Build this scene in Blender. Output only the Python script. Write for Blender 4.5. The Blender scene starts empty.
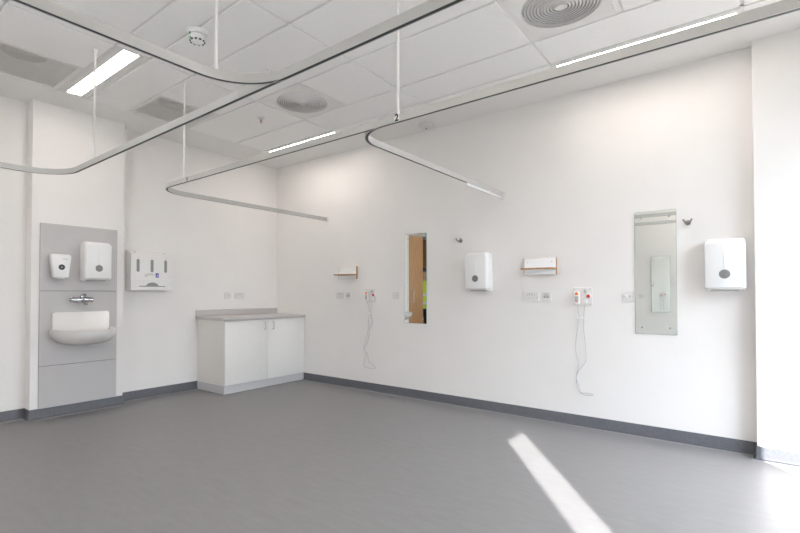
import bpy, bmesh, math
from math import pi, sin, cos, radians
from mathutils import Vector, Matrix

S = bpy.context.scene
COL = S.collection
H = 3.056            # ceiling height
X1 = 6.9             # window wall
YB = -5.5            # wall behind the camera
PIL = 0.143          # projection of the left pillar

# ------------------------------------------------------------------ materials
def new_mat(name):
    m = bpy.data.materials.new(name); m.use_nodes = True
    nt = m.node_tree
    return m, nt, nt.nodes['Principled BSDF']

def mat(name, col, rough=.5, metal=0., spec=.5, noise=0., nscale=30., bump=0., bscale=300., coat=0., trans=0.):
    m, nt, b = new_mat(name)
    b.inputs['Base Color'].default_value = (*col, 1)
    b.inputs['Roughness'].default_value = rough
    b.inputs['Metallic'].default_value = metal
    b.inputs['Specular IOR Level'].default_value = spec
    b.inputs['Coat Weight'].default_value = coat
    b.inputs['Transmission Weight'].default_value = trans
    tc = nt.nodes.new('ShaderNodeTexCoord')
    if noise:
        n = nt.nodes.new('ShaderNodeTexNoise'); n.inputs['Scale'].default_value = nscale; n.inputs['Detail'].default_value = 4
        nt.links.new(tc.outputs['Object'], n.inputs['Vector'])
        r = nt.nodes.new('ShaderNodeMapRange')
        r.inputs['From Min'].default_value = .3; r.inputs['From Max'].default_value = .7
        r.inputs['To Min'].default_value = 1 - noise; r.inputs['To Max'].default_value = 1 + noise
        nt.links.new(n.outputs['Fac'], r.inputs['Value'])
        mx = nt.nodes.new('ShaderNodeVectorMath'); mx.operation = 'SCALE'
        mx.inputs[0].default_value = col
        nt.links.new(r.outputs['Result'], mx.inputs['Scale'])
        nt.links.new(mx.outputs['Vector'], b.inputs['Base Color'])
    if bump:
        n2 = nt.nodes.new('ShaderNodeTexNoise'); n2.inputs['Scale'].default_value = bscale; n2.inputs['Detail'].default_value = 2
        nt.links.new(tc.outputs['Object'], n2.inputs['Vector'])
        bp = nt.nodes.new('ShaderNodeBump'); bp.inputs['Strength'].default_value = bump; bp.inputs['Distance'].default_value = .002
        nt.links.new(n2.outputs['Fac'], bp.inputs['Height'])
        nt.links.new(bp.outputs['Normal'], b.inputs['Normal'])
    return m

def emit_mat(name, col, strength):
    m, nt, b = new_mat(name)
    b.inputs['Base Color'].default_value = (.8, .8, .8, 1)
    b.inputs['Emission Color'].default_value = (*col, 1)
    b.inputs['Emission Strength'].default_value = strength
    return m

def floor_mat():
    m, nt, b = new_mat('grey_sheet_vinyl')
    N, L = nt.nodes, nt.links
    tc = N.new('ShaderNodeTexCoord')
    mp = N.new('ShaderNodeMapping'); mp.inputs['Scale'].default_value = (3.0, 9.0, 1)
    L.new(tc.outputs['Object'], mp.inputs['Vector'])
    n1 = N.new('ShaderNodeTexNoise'); n1.inputs['Scale'].default_value = 2.2; n1.inputs['Detail'].default_value = 6; n1.inputs['Roughness'].default_value = .65
    L.new(mp.outputs['Vector'], n1.inputs['Vector'])
    n2 = N.new('ShaderNodeTexNoise'); n2.inputs['Scale'].default_value = 160; n2.inputs['Detail'].default_value = 3
    L.new(tc.outputs['Object'], n2.inputs['Vector'])
    ad = N.new('ShaderNodeMath'); ad.operation = 'MULTIPLY_ADD'; ad.inputs[1].default_value = .55
    L.new(n1.outputs['Fac'], ad.inputs[0])
    m2 = N.new('ShaderNodeMath'); m2.operation = 'MULTIPLY'; m2.inputs[1].default_value = .45
    L.new(n2.outputs['Fac'], m2.inputs[0]); L.new(m2.outputs[0], ad.inputs[2])
    cr = N.new('ShaderNodeValToRGB')
    cr.color_ramp.elements[0].position = .3; cr.color_ramp.elements[0].color = (*FLOOR_A, 1)
    cr.color_ramp.elements[1].position = .7; cr.color_ramp.elements[1].color = (*FLOOR_B, 1)
    L.new(ad.outputs[0], cr.inputs['Fac']); L.new(cr.outputs['Color'], b.inputs['Base Color'])
    rr = N.new('ShaderNodeMapRange'); rr.inputs['To Min'].default_value = .36; rr.inputs['To Max'].default_value = .50
    L.new(n1.outputs['Fac'], rr.inputs['Value']); L.new(rr.outputs['Result'], b.inputs['Roughness'])
    b.inputs['Specular IOR Level'].default_value = .7
    bp = N.new('ShaderNodeBump'); bp.inputs['Strength'].default_value = .12; bp.inputs['Distance'].default_value = .001
    L.new(n2.outputs['Fac'], bp.inputs['Height']); L.new(bp.outputs['Normal'], b.inputs['Normal'])
    return m

def oak_mat():
    m, nt, b = new_mat('oak_veneer')
    N, L = nt.nodes, nt.links
    tc = N.new('ShaderNodeTexCoord')
    mp = N.new('ShaderNodeMapping'); mp.inputs['Scale'].default_value = (40, 40, 2.5)
    L.new(tc.outputs['Object'], mp.inputs['Vector'])
    n1 = N.new('ShaderNodeTexNoise'); n1.inputs['Scale'].default_value = 1.5; n1.inputs['Detail'].default_value = 6
    L.new(mp.outputs['Vector'], n1.inputs['Vector'])
    cr = N.new('ShaderNodeValToRGB')
    cr.color_ramp.elements[0].position = .3; cr.color_ramp.elements[0].color = (.34, .165, .06, 1)
    cr.color_ramp.elements[1].position = .75; cr.color_ramp.elements[1].color = (.50, .27, .115, 1)
    L.new(n1.outputs['Fac'], cr.inputs['Fac']); L.new(cr.outputs['Color'], b.inputs['Base Color'])
    b.inputs['Roughness'].default_value = .45
    return m

def perforated_mat(name, col, pitch, hole, polar=False):
    """painted metal sheet with real see-through perforations"""
    m, nt, b = new_mat(name)
    N, L = nt.nodes, nt.links
    b.inputs['Base Color'].default_value = (*col, 1); b.inputs['Roughness'].default_value = .4
    tc = N.new('ShaderNodeTexCoord'); sp = N.new('ShaderNodeSeparateXYZ')
    L.new(tc.outputs['Object'], sp.inputs[0])
    def math_(op, a, bb=None, c=None):
        n = N.new('ShaderNodeMath'); n.operation = op
        for i, v in enumerate((a, bb, c)):
            if v is None: continue
            if isinstance(v, (int, float)): n.inputs[i].default_value = v
            else: L.new(v, n.inputs[i])
        return n.outputs[0]
    if not polar:
        sx = math_('SINE', math_('MULTIPLY', sp.outputs['X'], pi / pitch))
        sy = math_('SINE', math_('MULTIPLY', sp.outputs['Y'], pi / pitch))
        v = math_('ABSOLUTE', math_('MULTIPLY', sx, sy))
        mask = math_('GREATER_THAN', v, hole)
    else:
        ang = math_('ARCTAN2', sp.outputs['Y'], sp.outputs['X'])
        r = math_('SQRT', math_('ADD', math_('MULTIPLY', sp.outputs['X'], sp.outputs['X']), math_('MULTIPLY', sp.outputs['Y'], sp.outputs['Y'])))
        a = math_('GREATER_THAN', math_('SINE', math_('MULTIPLY', ang, 110)), -.55)
        rr = math_('GREATER_THAN', math_('SINE', math_('MULTIPLY', r, 2 * pi / pitch)), hole)
        inn = math_('GREATER_THAN', r, .035)
        mask = math_('MULTIPLY', math_('MULTIPLY', a, rr), inn)
    tr = N.new('ShaderNodeBsdfTransparent'); mx = N.new('ShaderNodeMixShader')
    L.new(mask, mx.inputs[0]); L.new(b.outputs[0], mx.inputs[1]); L.new(tr.outputs[0], mx.inputs[2])
    L.new(mx.outputs[0], N['Material Output'].inputs['Surface'])
    return m

def pane_mat():
    m, nt, b = new_mat('window_glass')
    N, L = nt.nodes, nt.links
    tr = N.new('ShaderNodeBsdfTransparent'); gl = N.new('ShaderNodeBsdfGlossy'); gl.inputs['Roughness'].default_value = .02
    mx = N.new('ShaderNodeMixShader'); mx.inputs[0].default_value = .05
    L.new(tr.outputs[0], mx.inputs[1]); L.new(gl.outputs[0], mx.inputs[2])
    L.new(mx.outputs[0], N['Material Output'].inputs['Surface'])
    return m

FLOOR_A = (.180, .174, .174); FLOOR_B = (.256, .249, .249)
M = {}
M['wall'] = mat('white_wall_paint', (.845, .822, .800), .6, noise=.012, nscale=3, bump=.08, bscale=260)
M['ceil'] = mat('white_ceiling_tile', (.90, .892, .875), .75, noise=.012, nscale=40, bump=.15, bscale=600)
M['plaster'] = mat('white_plaster', (.82, .81, .79), .7, noise=.01, nscale=4)
M['tbar'] = mat('ceiling_grid_metal', (.78, .775, .76), .45)
M['floor'] = floor_mat()
M['skirt'] = mat('dark_grey_vinyl_skirting', (.105, .108, .122), .5, noise=.12, nscale=60)
M['weld'] = mat('vinyl_weld_bead', (.33, .33, .34), .5, noise=.05)
M['panel'] = mat('grey_laminate_panel', (.525, .505, .50), .42, noise=.01, nscale=8)
M['seam'] = mat('dark_joint', (.12, .12, .12), .7, noise=.05)
M['white'] = mat('white_abs_plastic', (.86, .86, .855), .25, noise=.004, nscale=20)
M['whitem'] = mat('white_matt_plastic', (.80, .79, .775), .4, noise=.006, nscale=20)
M['ceramic'] = mat('white_glazed_ceramic', (.76, .735, .71), .12, coat=.4, noise=.006, nscale=10)
M['grey'] = mat('grey_smoked_plastic', (.22, .215, .21), .25, noise=.1, nscale=80)
M['greyl'] = mat('light_grey_plastic', (.48, .48, .48), .4, noise=.03)
M['slotgrey'] = mat('slot_interior_grey', (.27, .285, .275), .6, noise=.04)
M['dark'] = mat('black_plastic', (.02, .022, .024), .35, noise=.1)
M['chrome'] = mat('chrome', (.50, .50, .51), .10, metal=1, noise=.02)
M['cream'] = mat('cream_plate', (.79, .765, .74), .4, noise=.006)
M['plate'] = mat('off_white_accessory_plate', (.75, .73, .715), .35, noise=.006)
M['hooksteel'] = mat('dull_steel', (.30, .275, .25), .35, metal=1, noise=.05)
M['sensor'] = mat('aged_white_plastic', (.74, .71, .685), .45, noise=.01)  # off-white, toned down so the box stands out from the ceiling
M['steel'] = mat('brushed_steel', (.55, .54, .53), .3, metal=1, noise=.04)
M['mirror'] = mat('silvered_mirror_glass', (.90, .935, .915), .0, metal=1)
M['mirror'].node_tree.nodes['Principled BSDF'].inputs['Roughness'].default_value = .004
M['medge'] = mat('green_glass_edge', (.35, .47, .43), .2, noise=.05)
M['lam'] = mat('pale_grey_cabinet_laminate', (.815, .80, .765), .38, noise=.008, nscale=12)
M['carc'] = mat('cream_cabinet_side', (.76, .74, .70), .4, noise=.008, nscale=12)
M['plinth'] = mat('mid_grey_plinth', (.56, .55, .56), .45, noise=.02)
M['worktop'] = mat('grey_worktop_laminate', (.56, .53, .52), .35, noise=.03, nscale=200)
M['oak'] = oak_mat()
M['track'] = mat('painted_aluminium_rail', (.50, .495, .475), .38, noise=.008)
M['slot'] = mat('dark_glide_channel', (.035, .042, .045), .5, noise=.1)  # near-black fill for rail slots and duct mouth
M['rod'] = mat('white_powder_coat', (.78, .77, .755), .35, noise=.008)
M['red'] = mat('red_plastic', (.62, .012, .02), .3, noise=.04)
M['orange'] = mat('orange_plastic', (.88, .16, .01), .3, noise=.04)
M['pink'] = mat('pale_orange_strip', (.85, .42, .30), .4, noise=.03)
M['green'] = mat('green_dot', (.05, .30, .07), .4, noise=.1)
M['blue'] = mat('blue_label', (.03, .055, .33), .4, noise=.05)
M['inkgrey'] = mat('grey_print', (.45, .44, .43), .5, noise=.05)
M['cord'] = mat('grey_cord', (.42, .42, .43), .5, noise=.04)
M['light'] = emit_mat('lit_diffuser', (1, .925, .85), 16.5)
M['lighthouse'] = mat('white_light_housing', (.74, .735, .72), .4, noise=.006)
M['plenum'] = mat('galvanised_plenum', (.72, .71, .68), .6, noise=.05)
M['plenumd'] = mat('dull_galvanised_plenum', (.30, .295, .28), .6, noise=.05)  # darker plenum colour, makes the diffuser slots read as shaded
M['duct'] = mat('galvanised_duct', (.12, .12, .12), .55, noise=.08)
M['perf'] = perforated_mat('perforated_white_steel', (.76, .745, .72), .0062, .40)
M['louvre'] = perforated_mat('slotted_white_steel', (.78, .77, .75), .0206, .30, polar=True)
M['face'] = mat('diffuser_face_paint', (.79, .78, .755), .4, noise=.006)
M['glass'] = pane_mat()
m_, nt_, b_ = new_mat('white_blind_fabric')  # blind cloth added out of view, passes sunlight on as soft fill
tl = nt_.nodes.new('ShaderNodeBsdfTranslucent'); tl.inputs['Color'].default_value = (.86, .85, .84, 1)
df = nt_.nodes.new('ShaderNodeBsdfDiffuse'); df.inputs['Color'].default_value = (.86, .85, .84, 1)
mx_ = nt_.nodes.new('ShaderNodeMixShader'); mx_.inputs[0].default_value = .12
nt_.links.new(tl.outputs[0], mx_.inputs[1]); nt_.links.new(df.outputs[0], mx_.inputs[2]); nt_.links.new(mx_.outputs[0], nt_.nodes['Material Output'].inputs['Surface'])
M['blind'] = m_
M['skin'] = mat('skin', (.55, .33, .24), .5, noise=.05)
M['hivis'] = mat('hi_vis_yellow', (.45, .60, .03), .6, noise=.05)
M['reflect'] = mat('silver_tape', (.62, .64, .66), .3, noise=.03)
M['navy'] = mat('navy_fabric', (.02, .025, .045), .8, noise=.1)
M['copper'] = mat('brass', (.6, .42, .2), .3, metal=1, noise=.03)

# ------------------------------------------------------------------ mesh helpers
class B:
    """collects geometry and links it as ONE mesh object"""
    def __init__(self): self.bm = bmesh.new(); self.mats = []; self.cur = 0
    def use(self, m):
        if m not in self.mats: self.mats.append(m)
        self.cur = self.mats.index(m); return self
    def _mark(self, faces):
        for f in faces: f.material_index = self.cur
    def box(self, x0, x1, y0, y1, z0, z1, bev=0, seg=2):
        x0, x1 = min(x0, x1), max(x0, x1); y0, y1 = min(y0, y1), max(y0, y1); z0, z1 = min(z0, z1), max(z0, z1)
        t = bmesh.new()
        v = [t.verts.new(p) for p in ((x0,y0,z0),(x1,y0,z0),(x1,y1,z0),(x0,y1,z0),(x0,y0,z1),(x1,y0,z1),(x1,y1,z1),(x0,y1,z1))]
        for q in ((3,2,1,0),(4,5,6,7),(0,1,5,4),(1,2,6,5),(2,3,7,6),(3,0,4,7)): t.faces.new([v[i] for i in q])
        if bev: bmesh.ops.bevel(t, geom=t.edges[:], offset=bev, segments=seg, profile=.5, affect='EDGES')
        return self._merge(t)
    def _merge(self, t):
        mp = {}
        for v in t.verts: mp[v] = self.bm.verts.new(v.co)
        for f in t.faces:
            try: n = self.bm.faces.new([mp[v] for v in f.verts]); n.material_index = self.cur
            except ValueError: pass
        t.free(); return self
    def rings(self, rings, cap0=True, cap1=True, closed=True):
        vs = [[self.bm.verts.new(p) for p in r] for r in rings]
        n = len(vs[0])
        for a, b in zip(vs, vs[1:]):
            for i in range(n if closed else n - 1):
                j = (i + 1) % n
                f = self.bm.faces.new((a[i], a[j], b[j], b[i])); f.material_index = self.cur
        if cap0: f = self.bm.faces.new(list(reversed(vs[0]))); f.material_index = self.cur
        if cap1: f = self.bm.faces.new(vs[-1]); f.material_index = self.cur
        return self
    def cyl(self, p0, p1, r, r1=None, seg=20):
        p0, p1 = Vector(p0), Vector(p1); r1 = r if r1 is None else r1
        return self.lathe([(r, 0), (r1, (p1 - p0).length)], p0, p1 - p0, seg)
    def lathe(self, prof, o=(0,0,0), axis=(0,0,1), seg=32, caps=True):
        o = Vector(o); q = Vector((0,0,1)).rotation_difference(Vector(axis).normalized())
        rs = []
        for r, z in prof:
            rs.append([o + q @ Vector((max(r, 1e-5) * cos(2*pi*i/seg), max(r, 1e-5) * sin(2*pi*i/seg), z)) for i in range(seg)])
        return self.rings(rs, caps, caps)
    def tube(self, pts, r, seg=10):
        pts = [Vector(p) for p in pts]; rs = []
        up = None
        for i, p in enumerate(pts):
            t = (pts[min(i+1, len(pts)-1)] - pts[max(i-1, 0)]).normalized()
            if up is None:
                up = t.orthogonal().normalized()
            up = (up - t * up.dot(t)).normalized(); w = t.cross(up)
            rr = r[i] if isinstance(r, (list, tuple)) else r
            rs.append([p + up * rr * cos(2*pi*k/seg) + w * rr * sin(2*pi*k/seg) for k in range(seg)])
        return self.rings(rs)
    def sweep(self, path, prof, closed_prof=True):
        """profile (offset to the left of travel, height) along a plan path with mitred corners"""
        path = [Vector((p[0], p[1])) for p in path]; n = len(path); rs = []
        for i, p in enumerate(path):
            d0 = (p - path[i-1]).normalized() if i else None
            d1 = (path[i+1] - p).normalized() if i < n - 1 else None
            d0 = d0 or d1; d1 = d1 or d0
            n0 = Vector((-d0.y, d0.x)); n1 = Vector((-d1.y, d1.x))
            m = (n0 + n1).normalized(); m = m / max(m.dot(n0), .3)
            rs.append([(p.x + m.x * a, p.y + m.y * a, z) for a, z in prof])
        return self.rings(rs, closed_prof, closed_prof, closed_prof)
    def prism(self, outline, y0, y1):
        """outline in x,z extruded along y"""
        return self.rings([[(x, y0, z) for x, z in outline], [(x, y1, z) for x, z in outline]])
    def build(self, name, m=None, parent=None, loc=None, rz=0, angle=38):
        bm = self.bm
        bmesh.ops.recalc_face_normals(bm, faces=bm.faces[:])
        for f in bm.faces: f.smooth = True
        for e in bm.edges:
            if len(e.link_faces) == 2 and e.calc_face_angle(3) > radians(angle): e.smooth = False
        me = bpy.data.meshes.new(name); bm.to_mesh(me); bm.free()
        for mm in (self.mats or [m]): me.materials.append(M[mm] if isinstance(mm, str) else mm)
        o = bpy.data.objects.new(name, me); COL.objects.link(o)
        if parent: o.parent = parent
        if loc is not None: o.location = loc
        o.rotation_euler.z = rz
        return o

def tag(o, label=None, cat=None, group=None, kind=None):
    if label: o['label'] = label
    if cat: o['category'] = cat
    if group: o['group'] = group
    if kind: o['kind'] = kind
    return o

def thing(name, label, cat, loc, rz=0, group=None):
    o = bpy.data.objects.new(name, None); COL.objects.link(o)
    o.location = loc; o.rotation_euler.z = rz; o.empty_display_size = .05
    return tag(o, label, cat, group)

def dup(root, label, loc, rz=None, skip=()):
    r = root.copy(); COL.objects.link(r); r.location = loc; r['label'] = label
    if rz is not None: r.rotation_euler.z = rz
    for ch in list(root.children):
        if ch.name.split('.')[0] in skip: continue
        c = ch.copy(); COL.objects.link(c); c.parent = r
        for g in list(ch.children):
            d = g.copy(); COL.objects.link(d); d.parent = c
    return r

def struct(o): return tag(o, kind='structure')

def rrect(x0, x1, z0, z1, r, seg=6, rb=None):
    """rounded rectangle outline (counter-clockwise in x,z); rb = bottom corner radius"""
    rb = r if rb is None else rb
    pts = []
    for cx, cz, a0, rr in ((x1, z1, 0, r), (x0, z1, 90, r), (x0, z0, 180, rb), (x1, z0, 270, rb)):
        ox = cx - rr if cx == x1 else cx + rr; oz = cz - rr if cz == z1 else cz + rr
        for k in range(seg + 1):
            a = radians(a0 + 90 * k / seg); pts.append((ox + rr * cos(a), oz + rr * sin(a)))
    return pts

RW, LW, BW = 0, pi/2, pi      # turns of things hung on the right, left and rear wall (local -y faces the room)

# ------------------------------------------------------------------ the room
b = B(); b.box(-2.2, X1 + .02, YB - .02, .02, -.06, 0); struct(b.build('floor', 'floor'))

def wall_with_holes(name, axis, p0, p1, a0, a1, z0, z1, holes, m='wall'):
    """box wall; axis 'x': plane between x=p0..p1 spanning y a0..a1, holes (a,b,z0,z1)"""
    b = B()
    As = sorted({a0, a1, *[h[0] for h in holes], *[h[1] for h in holes]})
    Zs = sorted({z0, z1, *[h[2] for h in holes], *[h[3] for h in holes]})
    for u0, u1 in zip(As, As[1:]):
        for w0, w1 in zip(Zs, Zs[1:]):
            cu, cw = (u0 + u1) / 2, (w0 + w1) / 2
            if any(h[0] < cu < h[1] and h[2] < cw < h[3] for h in holes): continue
            if axis == 'x': b.box(p0, p1, u0, u1, w0, w1)
            else: b.box(u0, u1, p0, p1, w0, w1)
    return struct(b.build(name, m))

ZT = H + .40
DY0, DY1, DYM, DZ = -5.12, -3.44, -4.0, 2.50
wall_with_holes('wall_left', 'x', -.12, 0, YB, 0, 0, ZT, [(DY0, DY1, 0, DZ)])
wall_with_holes('wall_right', 'y', 0, .12, -.12, X1 + .1, 0, ZT, [])
W3 = (1.9, 2.95, .9, 2.3)
wall_with_holes('wall_back', 'y', YB - .12, YB, -.12, X1 + .1, 0, ZT, [W3])
W1 = (-2.05, -.20, .10, 2.89); W2 = (-5.0, -4.63, .30, 2.464); W4 = (-4.50, -2.20, .06, .72)
wall_with_holes('wall_window', 'x', X1, X1 + .02, YB, 0, 0, ZT, [W1, W2, W4])
b = B(); b.box(-.12, X1 + .1, YB - .12, .12, ZT, ZT + .1); struct(b.build('roof', 'plenum'))  # unseen slab added to keep sky light from leaking over the ceiling
# corridor beyond the doorway, seen in the mirror
b = B(); b.box(-2.2, -2.1, -5.6, -3.0, 0, 2.6); b.box(-2.1, -.12, -3.1, -3.0, 0, 2.6); b.box(-2.1, -.12, -5.6, -5.5, 0, 2.6); struct(b.build('wall_corridor', 'wall'))
b = B(); b.box(-2.2, -.12, -5.6, -3.0, 2.6, 2.66); struct(b.build('ceiling_corridor', 'plaster'))
# pillars
b = B(); b.box(-.01, PIL, -3.055, -2.22, 0, H + .02); struct(b.build('pillar_left', 'wall'))
b = B(); b.box(5.4955, 6.35, -.1053, .01, 0, H + .02); struct(b.build('pillar_right', 'wall'))

# windows in the side wall (out of view, they bring the daylight in)
for i, (y0, y1, z0, z1) in enumerate((W1, W2)):
    b = B().use('rod'); t = .03
    b.box(X1 - .02, X1 + .02, y0 - t, y0, z0 - t, z1 + t); b.box(X1 - .02, X1 + .02, y1, y1 + t, z0 - t, z1 + t)
    b.box(X1 - .02, X1 + .02, y0, y1, z0 - t, z0); b.box(X1 - .02, X1 + .02, y0, y1, z1, z1 + t)
    b.use('glass').box(X1 + .008, X1 + .012, y0, y1, z0, z1)
    struct(b.build('window_%d' % (i + 1)))

x0, x1, z0, z1 = W3; t = .03  # rear window with blind, added unseen to fill the room with soft light
b = B().use('rod'); b.box(x0 - t, x0, YB - .12, YB + .01, z0 - t, z1 + t); b.box(x1, x1 + t, YB - .12, YB + .01, z0 - t, z1 + t); b.box(x0, x1, YB - .12, YB + .01, z0 - t, z0); b.box(x0, x1, YB - .12, YB + .01, z1, z1 + t)
wd = struct(b.build('window_3'))
b = B(); b.rings([[(x0, YB - .03, z0), (x1, YB - .03, z0), (x1, YB - .03, z1), (x0, YB - .03, z1)]], False, True); b.build('roller_blind', 'blind', wd)
y0, y1, z0, z1 = W4  # low window added unseen, its sun and sky light bounce off the floor
b = B().use('rod'); b.box(X1 - .02, X1 + .02, y0 - t, y0, z0 - t, z1 + t); b.box(X1 - .02, X1 + .02, y1, y1 + t, z0 - t, z1 + t); b.box(X1 - .02, X1 + .02, y0, y1, z0 - t, z0); b.box(X1 - .02, X1 + .02, y0, y1, z1, z1 + t)
wd = struct(b.build('window_4'))
b = B(); b.box(X1 + .008, X1 + .012, y0, y1, z0, z1); b.build('window_pane', 'glass', wd)
# skirting: cove profile swept along the foot of the walls (walls lie to the right of travel)
def skirting(name, path):
    prof = [(0, .098), (.005, .100), (.0065, .097), (.0065, .026), (.009, .016), (.014, .009), (.021, .0055), (.024, .005), (.024, 0), (0, 0)]
    b = B().use('skirt').sweep(path, prof)
    bead = [(.0245, .0), (.0245, .0055), (.0300, .0035), (.0310, 0)]
    b.use('weld').sweep(path, bead)
    return struct(b.build(name))
skirting('baseboard_left', [(0, DY1 + .07), (0, -3.055), (PIL, -3.055), (PIL, -2.22), (0, -2.22), (0, -1.262)][::-1])
skirting('baseboard_right', [(6.35, -.1053), (5.4955, -.1053), (5.4955, 0), (.60, 0)])
skirting('baseboard_back', [(0, YB), (X1, YB)])

# door set in the left wall, met in the narrow mirror
b = B().use('lighthouse'); t = .05
b.box(-.13, .012, DY0 - t, DY0, 0, DZ + t); b.box(-.13, .012, DY1, DY1 + t, 0, DZ + t); b.box(-.13, .012, DY0, DY1, DZ, DZ + t)
dr = struct(b.build('door_1'))
b = B(); b.box(-.05, -.005, DYM, DY1 - .004, .006, DZ - .004, .002); lf = b.build('door_leaf', 'oak', dr)
b = B(); b.tube([(-.003, -3.57, 1.02), (.045, -3.57, 1.02), (.05, -3.57, 1.03), (.05, -3.57, 1.27), (.045, -3.57, 1.28), (-.003, -3.57, 1.28)], .009); b.build('door_handle', 'steel', dr)
b = B()
q = Matrix.Translation((-.05, DY0 + .02, 0)) @ Matrix.Rotation(radians(172), 4, 'Z')
b.box(0, .72, 0, .045, .006, DZ - .004, .002)
bmesh.ops.transform(b.bm, matrix=q, verts=b.bm.verts[:]); b.build('door_leaf', 'oak', dr)

# ------------------------------------------------------------------ ceiling
XS = [.55, 1.785, 3.01, 4.225, 5.44, 6.655]
YS = [-.425, -.68, -1.09, -1.72, -2.37, -2.73, -2.985, -3.64, -4.28, -4.86, -5.115]
LIGHT_ROWS = (0, 5, 9)
b = B().use('ceil')
bars = B()
FD = .010            # how far the tegular tile face drops under its bar
lights, diffs, grilles = [], [], []
def tile(x0, x1, y0, y1):
    i = .010
    b.rings([[(x0+i, y0-i, H+.004), (x1-i, y0-i, H+.004), (x1-i, y1+i, H+.004), (x0+i, y1+i, H+.004)],
             [(x0+i, y0-i, H-FD+.003), (x1-i, y0-i, H-FD+.003), (x1-i, y1+i, H-FD+.003), (x0+i, y1+i, H-FD+.003)],
             [(x0+i+.003, y0-i-.003, H-FD), (x1-i-.003, y0-i-.003, H-FD), (x1-i-.003, y1+i+.003, H-FD), (x0+i+.003, y1+i+.003, H-FD)]])
def bar_y(x, y0, y1): bars.box(x - .012, x + .012, y1, y0, H, H + .004)
def bar_x(y, x0, x1): bars.box(x0, x1, y - .012, y + .012, H, H + .004)
for r in range(len(YS) - 1):
    y0, y1 = YS[r], YS[r + 1]
    for c in range(len(XS) - 1):
        x0, x1 = XS[c], XS[c + 1]
        if r in LIGHT_ROWS and c in (0, 3): lights.append((x0, x1, y0, y1, r, c)); continue
        if (r, c) == (2, 1): diffs.append((x0, 2.394, y0, y1)); tile(2.394, x1, y0, y1); bar_y(2.394, y0, y1); continue
        if (r, c) == (2, 3): diffs.append((x0, 4.83, y0, y1)); tile(4.83, x1, y0, y1); bar_y(4.83, y0, y1); continue
        if (r, c) in ((3, 0), (6, 0)): grilles.append((x0, 1.195, y0, y1)); tile(1.195, x1, y0, y1); bar_y(1.195, y0, y1); continue
        tile(x0, x1, y0, y1)
for x in XS: bar_y(x, YS[0], YS[-1])
for y in YS: bar_x(y, XS[0], XS[-1])
b.use('plaster')     # plasterboard margin round the grid
g = .010
b.box(-.02, XS[0] - g, YB, 0, H - .003, H + .02); b.box(XS[-1] + g, X1, YB, 0, H - .003, H + .02)
b.box(XS[0] - g, XS[-1] + g, YS[0] + g, .0, H - .003, H + .02); b.box(XS[0] - g, XS[-1] + g, YB, YS[-1] - g, H - .003, H + .02)
struct(b.build('ceiling'))
struct(bars.build('trim_1', 'tbar'))

# linear lights; the overhead and two rear ones are added unseen for brightness
LL = {(0, 0): 'slim lit ceiling light half hidden behind curtain rail, near the cabinet corner',
      (0, 3): 'long slim lit ceiling light near the right wall above the curtain rail',
      (5, 0): 'bright broad linear ceiling light near the left wall above the washbasin',
      (5, 3): 'broad linear ceiling light overhead, just above the camera side of the rails',
      (9, 0): 'linear ceiling light by the oak door, at the rear left of the room',
      (9, 3): 'linear ceiling light along the rear wall, behind the camera'}
for x0, x1, y0, y1, r, c in lights:
    cx, cy = (x0 + x1) / 2, (y0 + y1) / 2; w, d = (x1 - x0) / 2 - .008, (y0 - y1) / 2 - .006
    t = thing('ceiling_light', LL[(r, c)], 'light', (cx, cy, H), 0, 'linear lights recessed in the tiled ceiling')
    lw, ld = w - .020, .058
    b = B()
    b.box(-w, w, -d, -ld, -.004, .03); b.box(-w, w, ld, d, -.004, .03); b.box(-w, -lw, -ld, ld, -.004, .03); b.box(lw, w, -ld, ld, -.004, .03)
    b.box(-w, w, -ld - .004, ld + .004, .03, .05)
    b.box(-w, w, -d + .012, -d + .018, -.008, -.004); b.box(-w, w, d - .018, d - .012, -.008, -.004)
    b.build('housing', 'lighthouse', t)
    b = B(); b.box(-lw, lw, -ld, ld, .003, .012); b.build('light_diffuser', 'light', t)

# swirl diffusers: square face with a slotted, ridged dome over a plenum
DL = ['square ceiling air diffuser with ringed round face beside the red bulb sprinkler', 'large square ceiling air diffuser cut by top edge of the photo']
for (x0, x1, y0, y1), lab in zip(diffs, DL):
    cx, cy = (x0 + x1) / 2, (y0 + y1) / 2; w, d = (x1 - x0) / 2 - .008, (y0 - y1) / 2 - .008
    t = thing('air_diffuser', lab, 'air vent', (cx, cy, H), 0, 'round faced ceiling air diffusers')
    b = B().use('face'); n = 64; R = .245
    sq = []
    for i in range(n):
        a = 2*pi*i/n + pi/4; k = 1 / max(abs(cos(a)), abs(sin(a))); sq.append((k * cos(a) * w, k * sin(a) * d))
    circ = lambda r, z: [(r * cos(2*pi*i/n + pi/4), r * sin(2*pi*i/n + pi/4), z) for i in range(n)]
    b.rings([[(x, y, .02) for x, y in sq], [(x, y, -.004) for x, y in sq], [(x*.985, y*.985, -.006) for x, y in sq], [(x*.93, y*.93, -.006) for x, y in sq], [(x*.92, y*.92, -.009) for x, y in sq], circ(R + .006, -.009), circ(R, -.006), circ(R, .02)], False, False)
    b.build('face_plate', None, t)
    b = B().use('louvre'); prof = []
    nr = 11; p = R / (nr + .5) * 1.0
    prof.append((.001, -.014))
    for k in range(nr):
        r0 = .022 + k * .0206; dome = -.012 + .006 * (k / nr) ** 2
        prof += [(r0, dome), (r0 + .010, dome - .004), (r0 + .013, dome + .004), (r0 + .0195, dome + .004)]
    prof.append((R, -.004))
    b.lathe(prof, seg=96, caps=False)
    b.build('ringed_louvre', None, t)
    b = B(); b.lathe([(.26, .002), (.26, .16), (0.001, .16)], seg=48, caps=False); b.build('plenum_box', 'plenumd', t)

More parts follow.
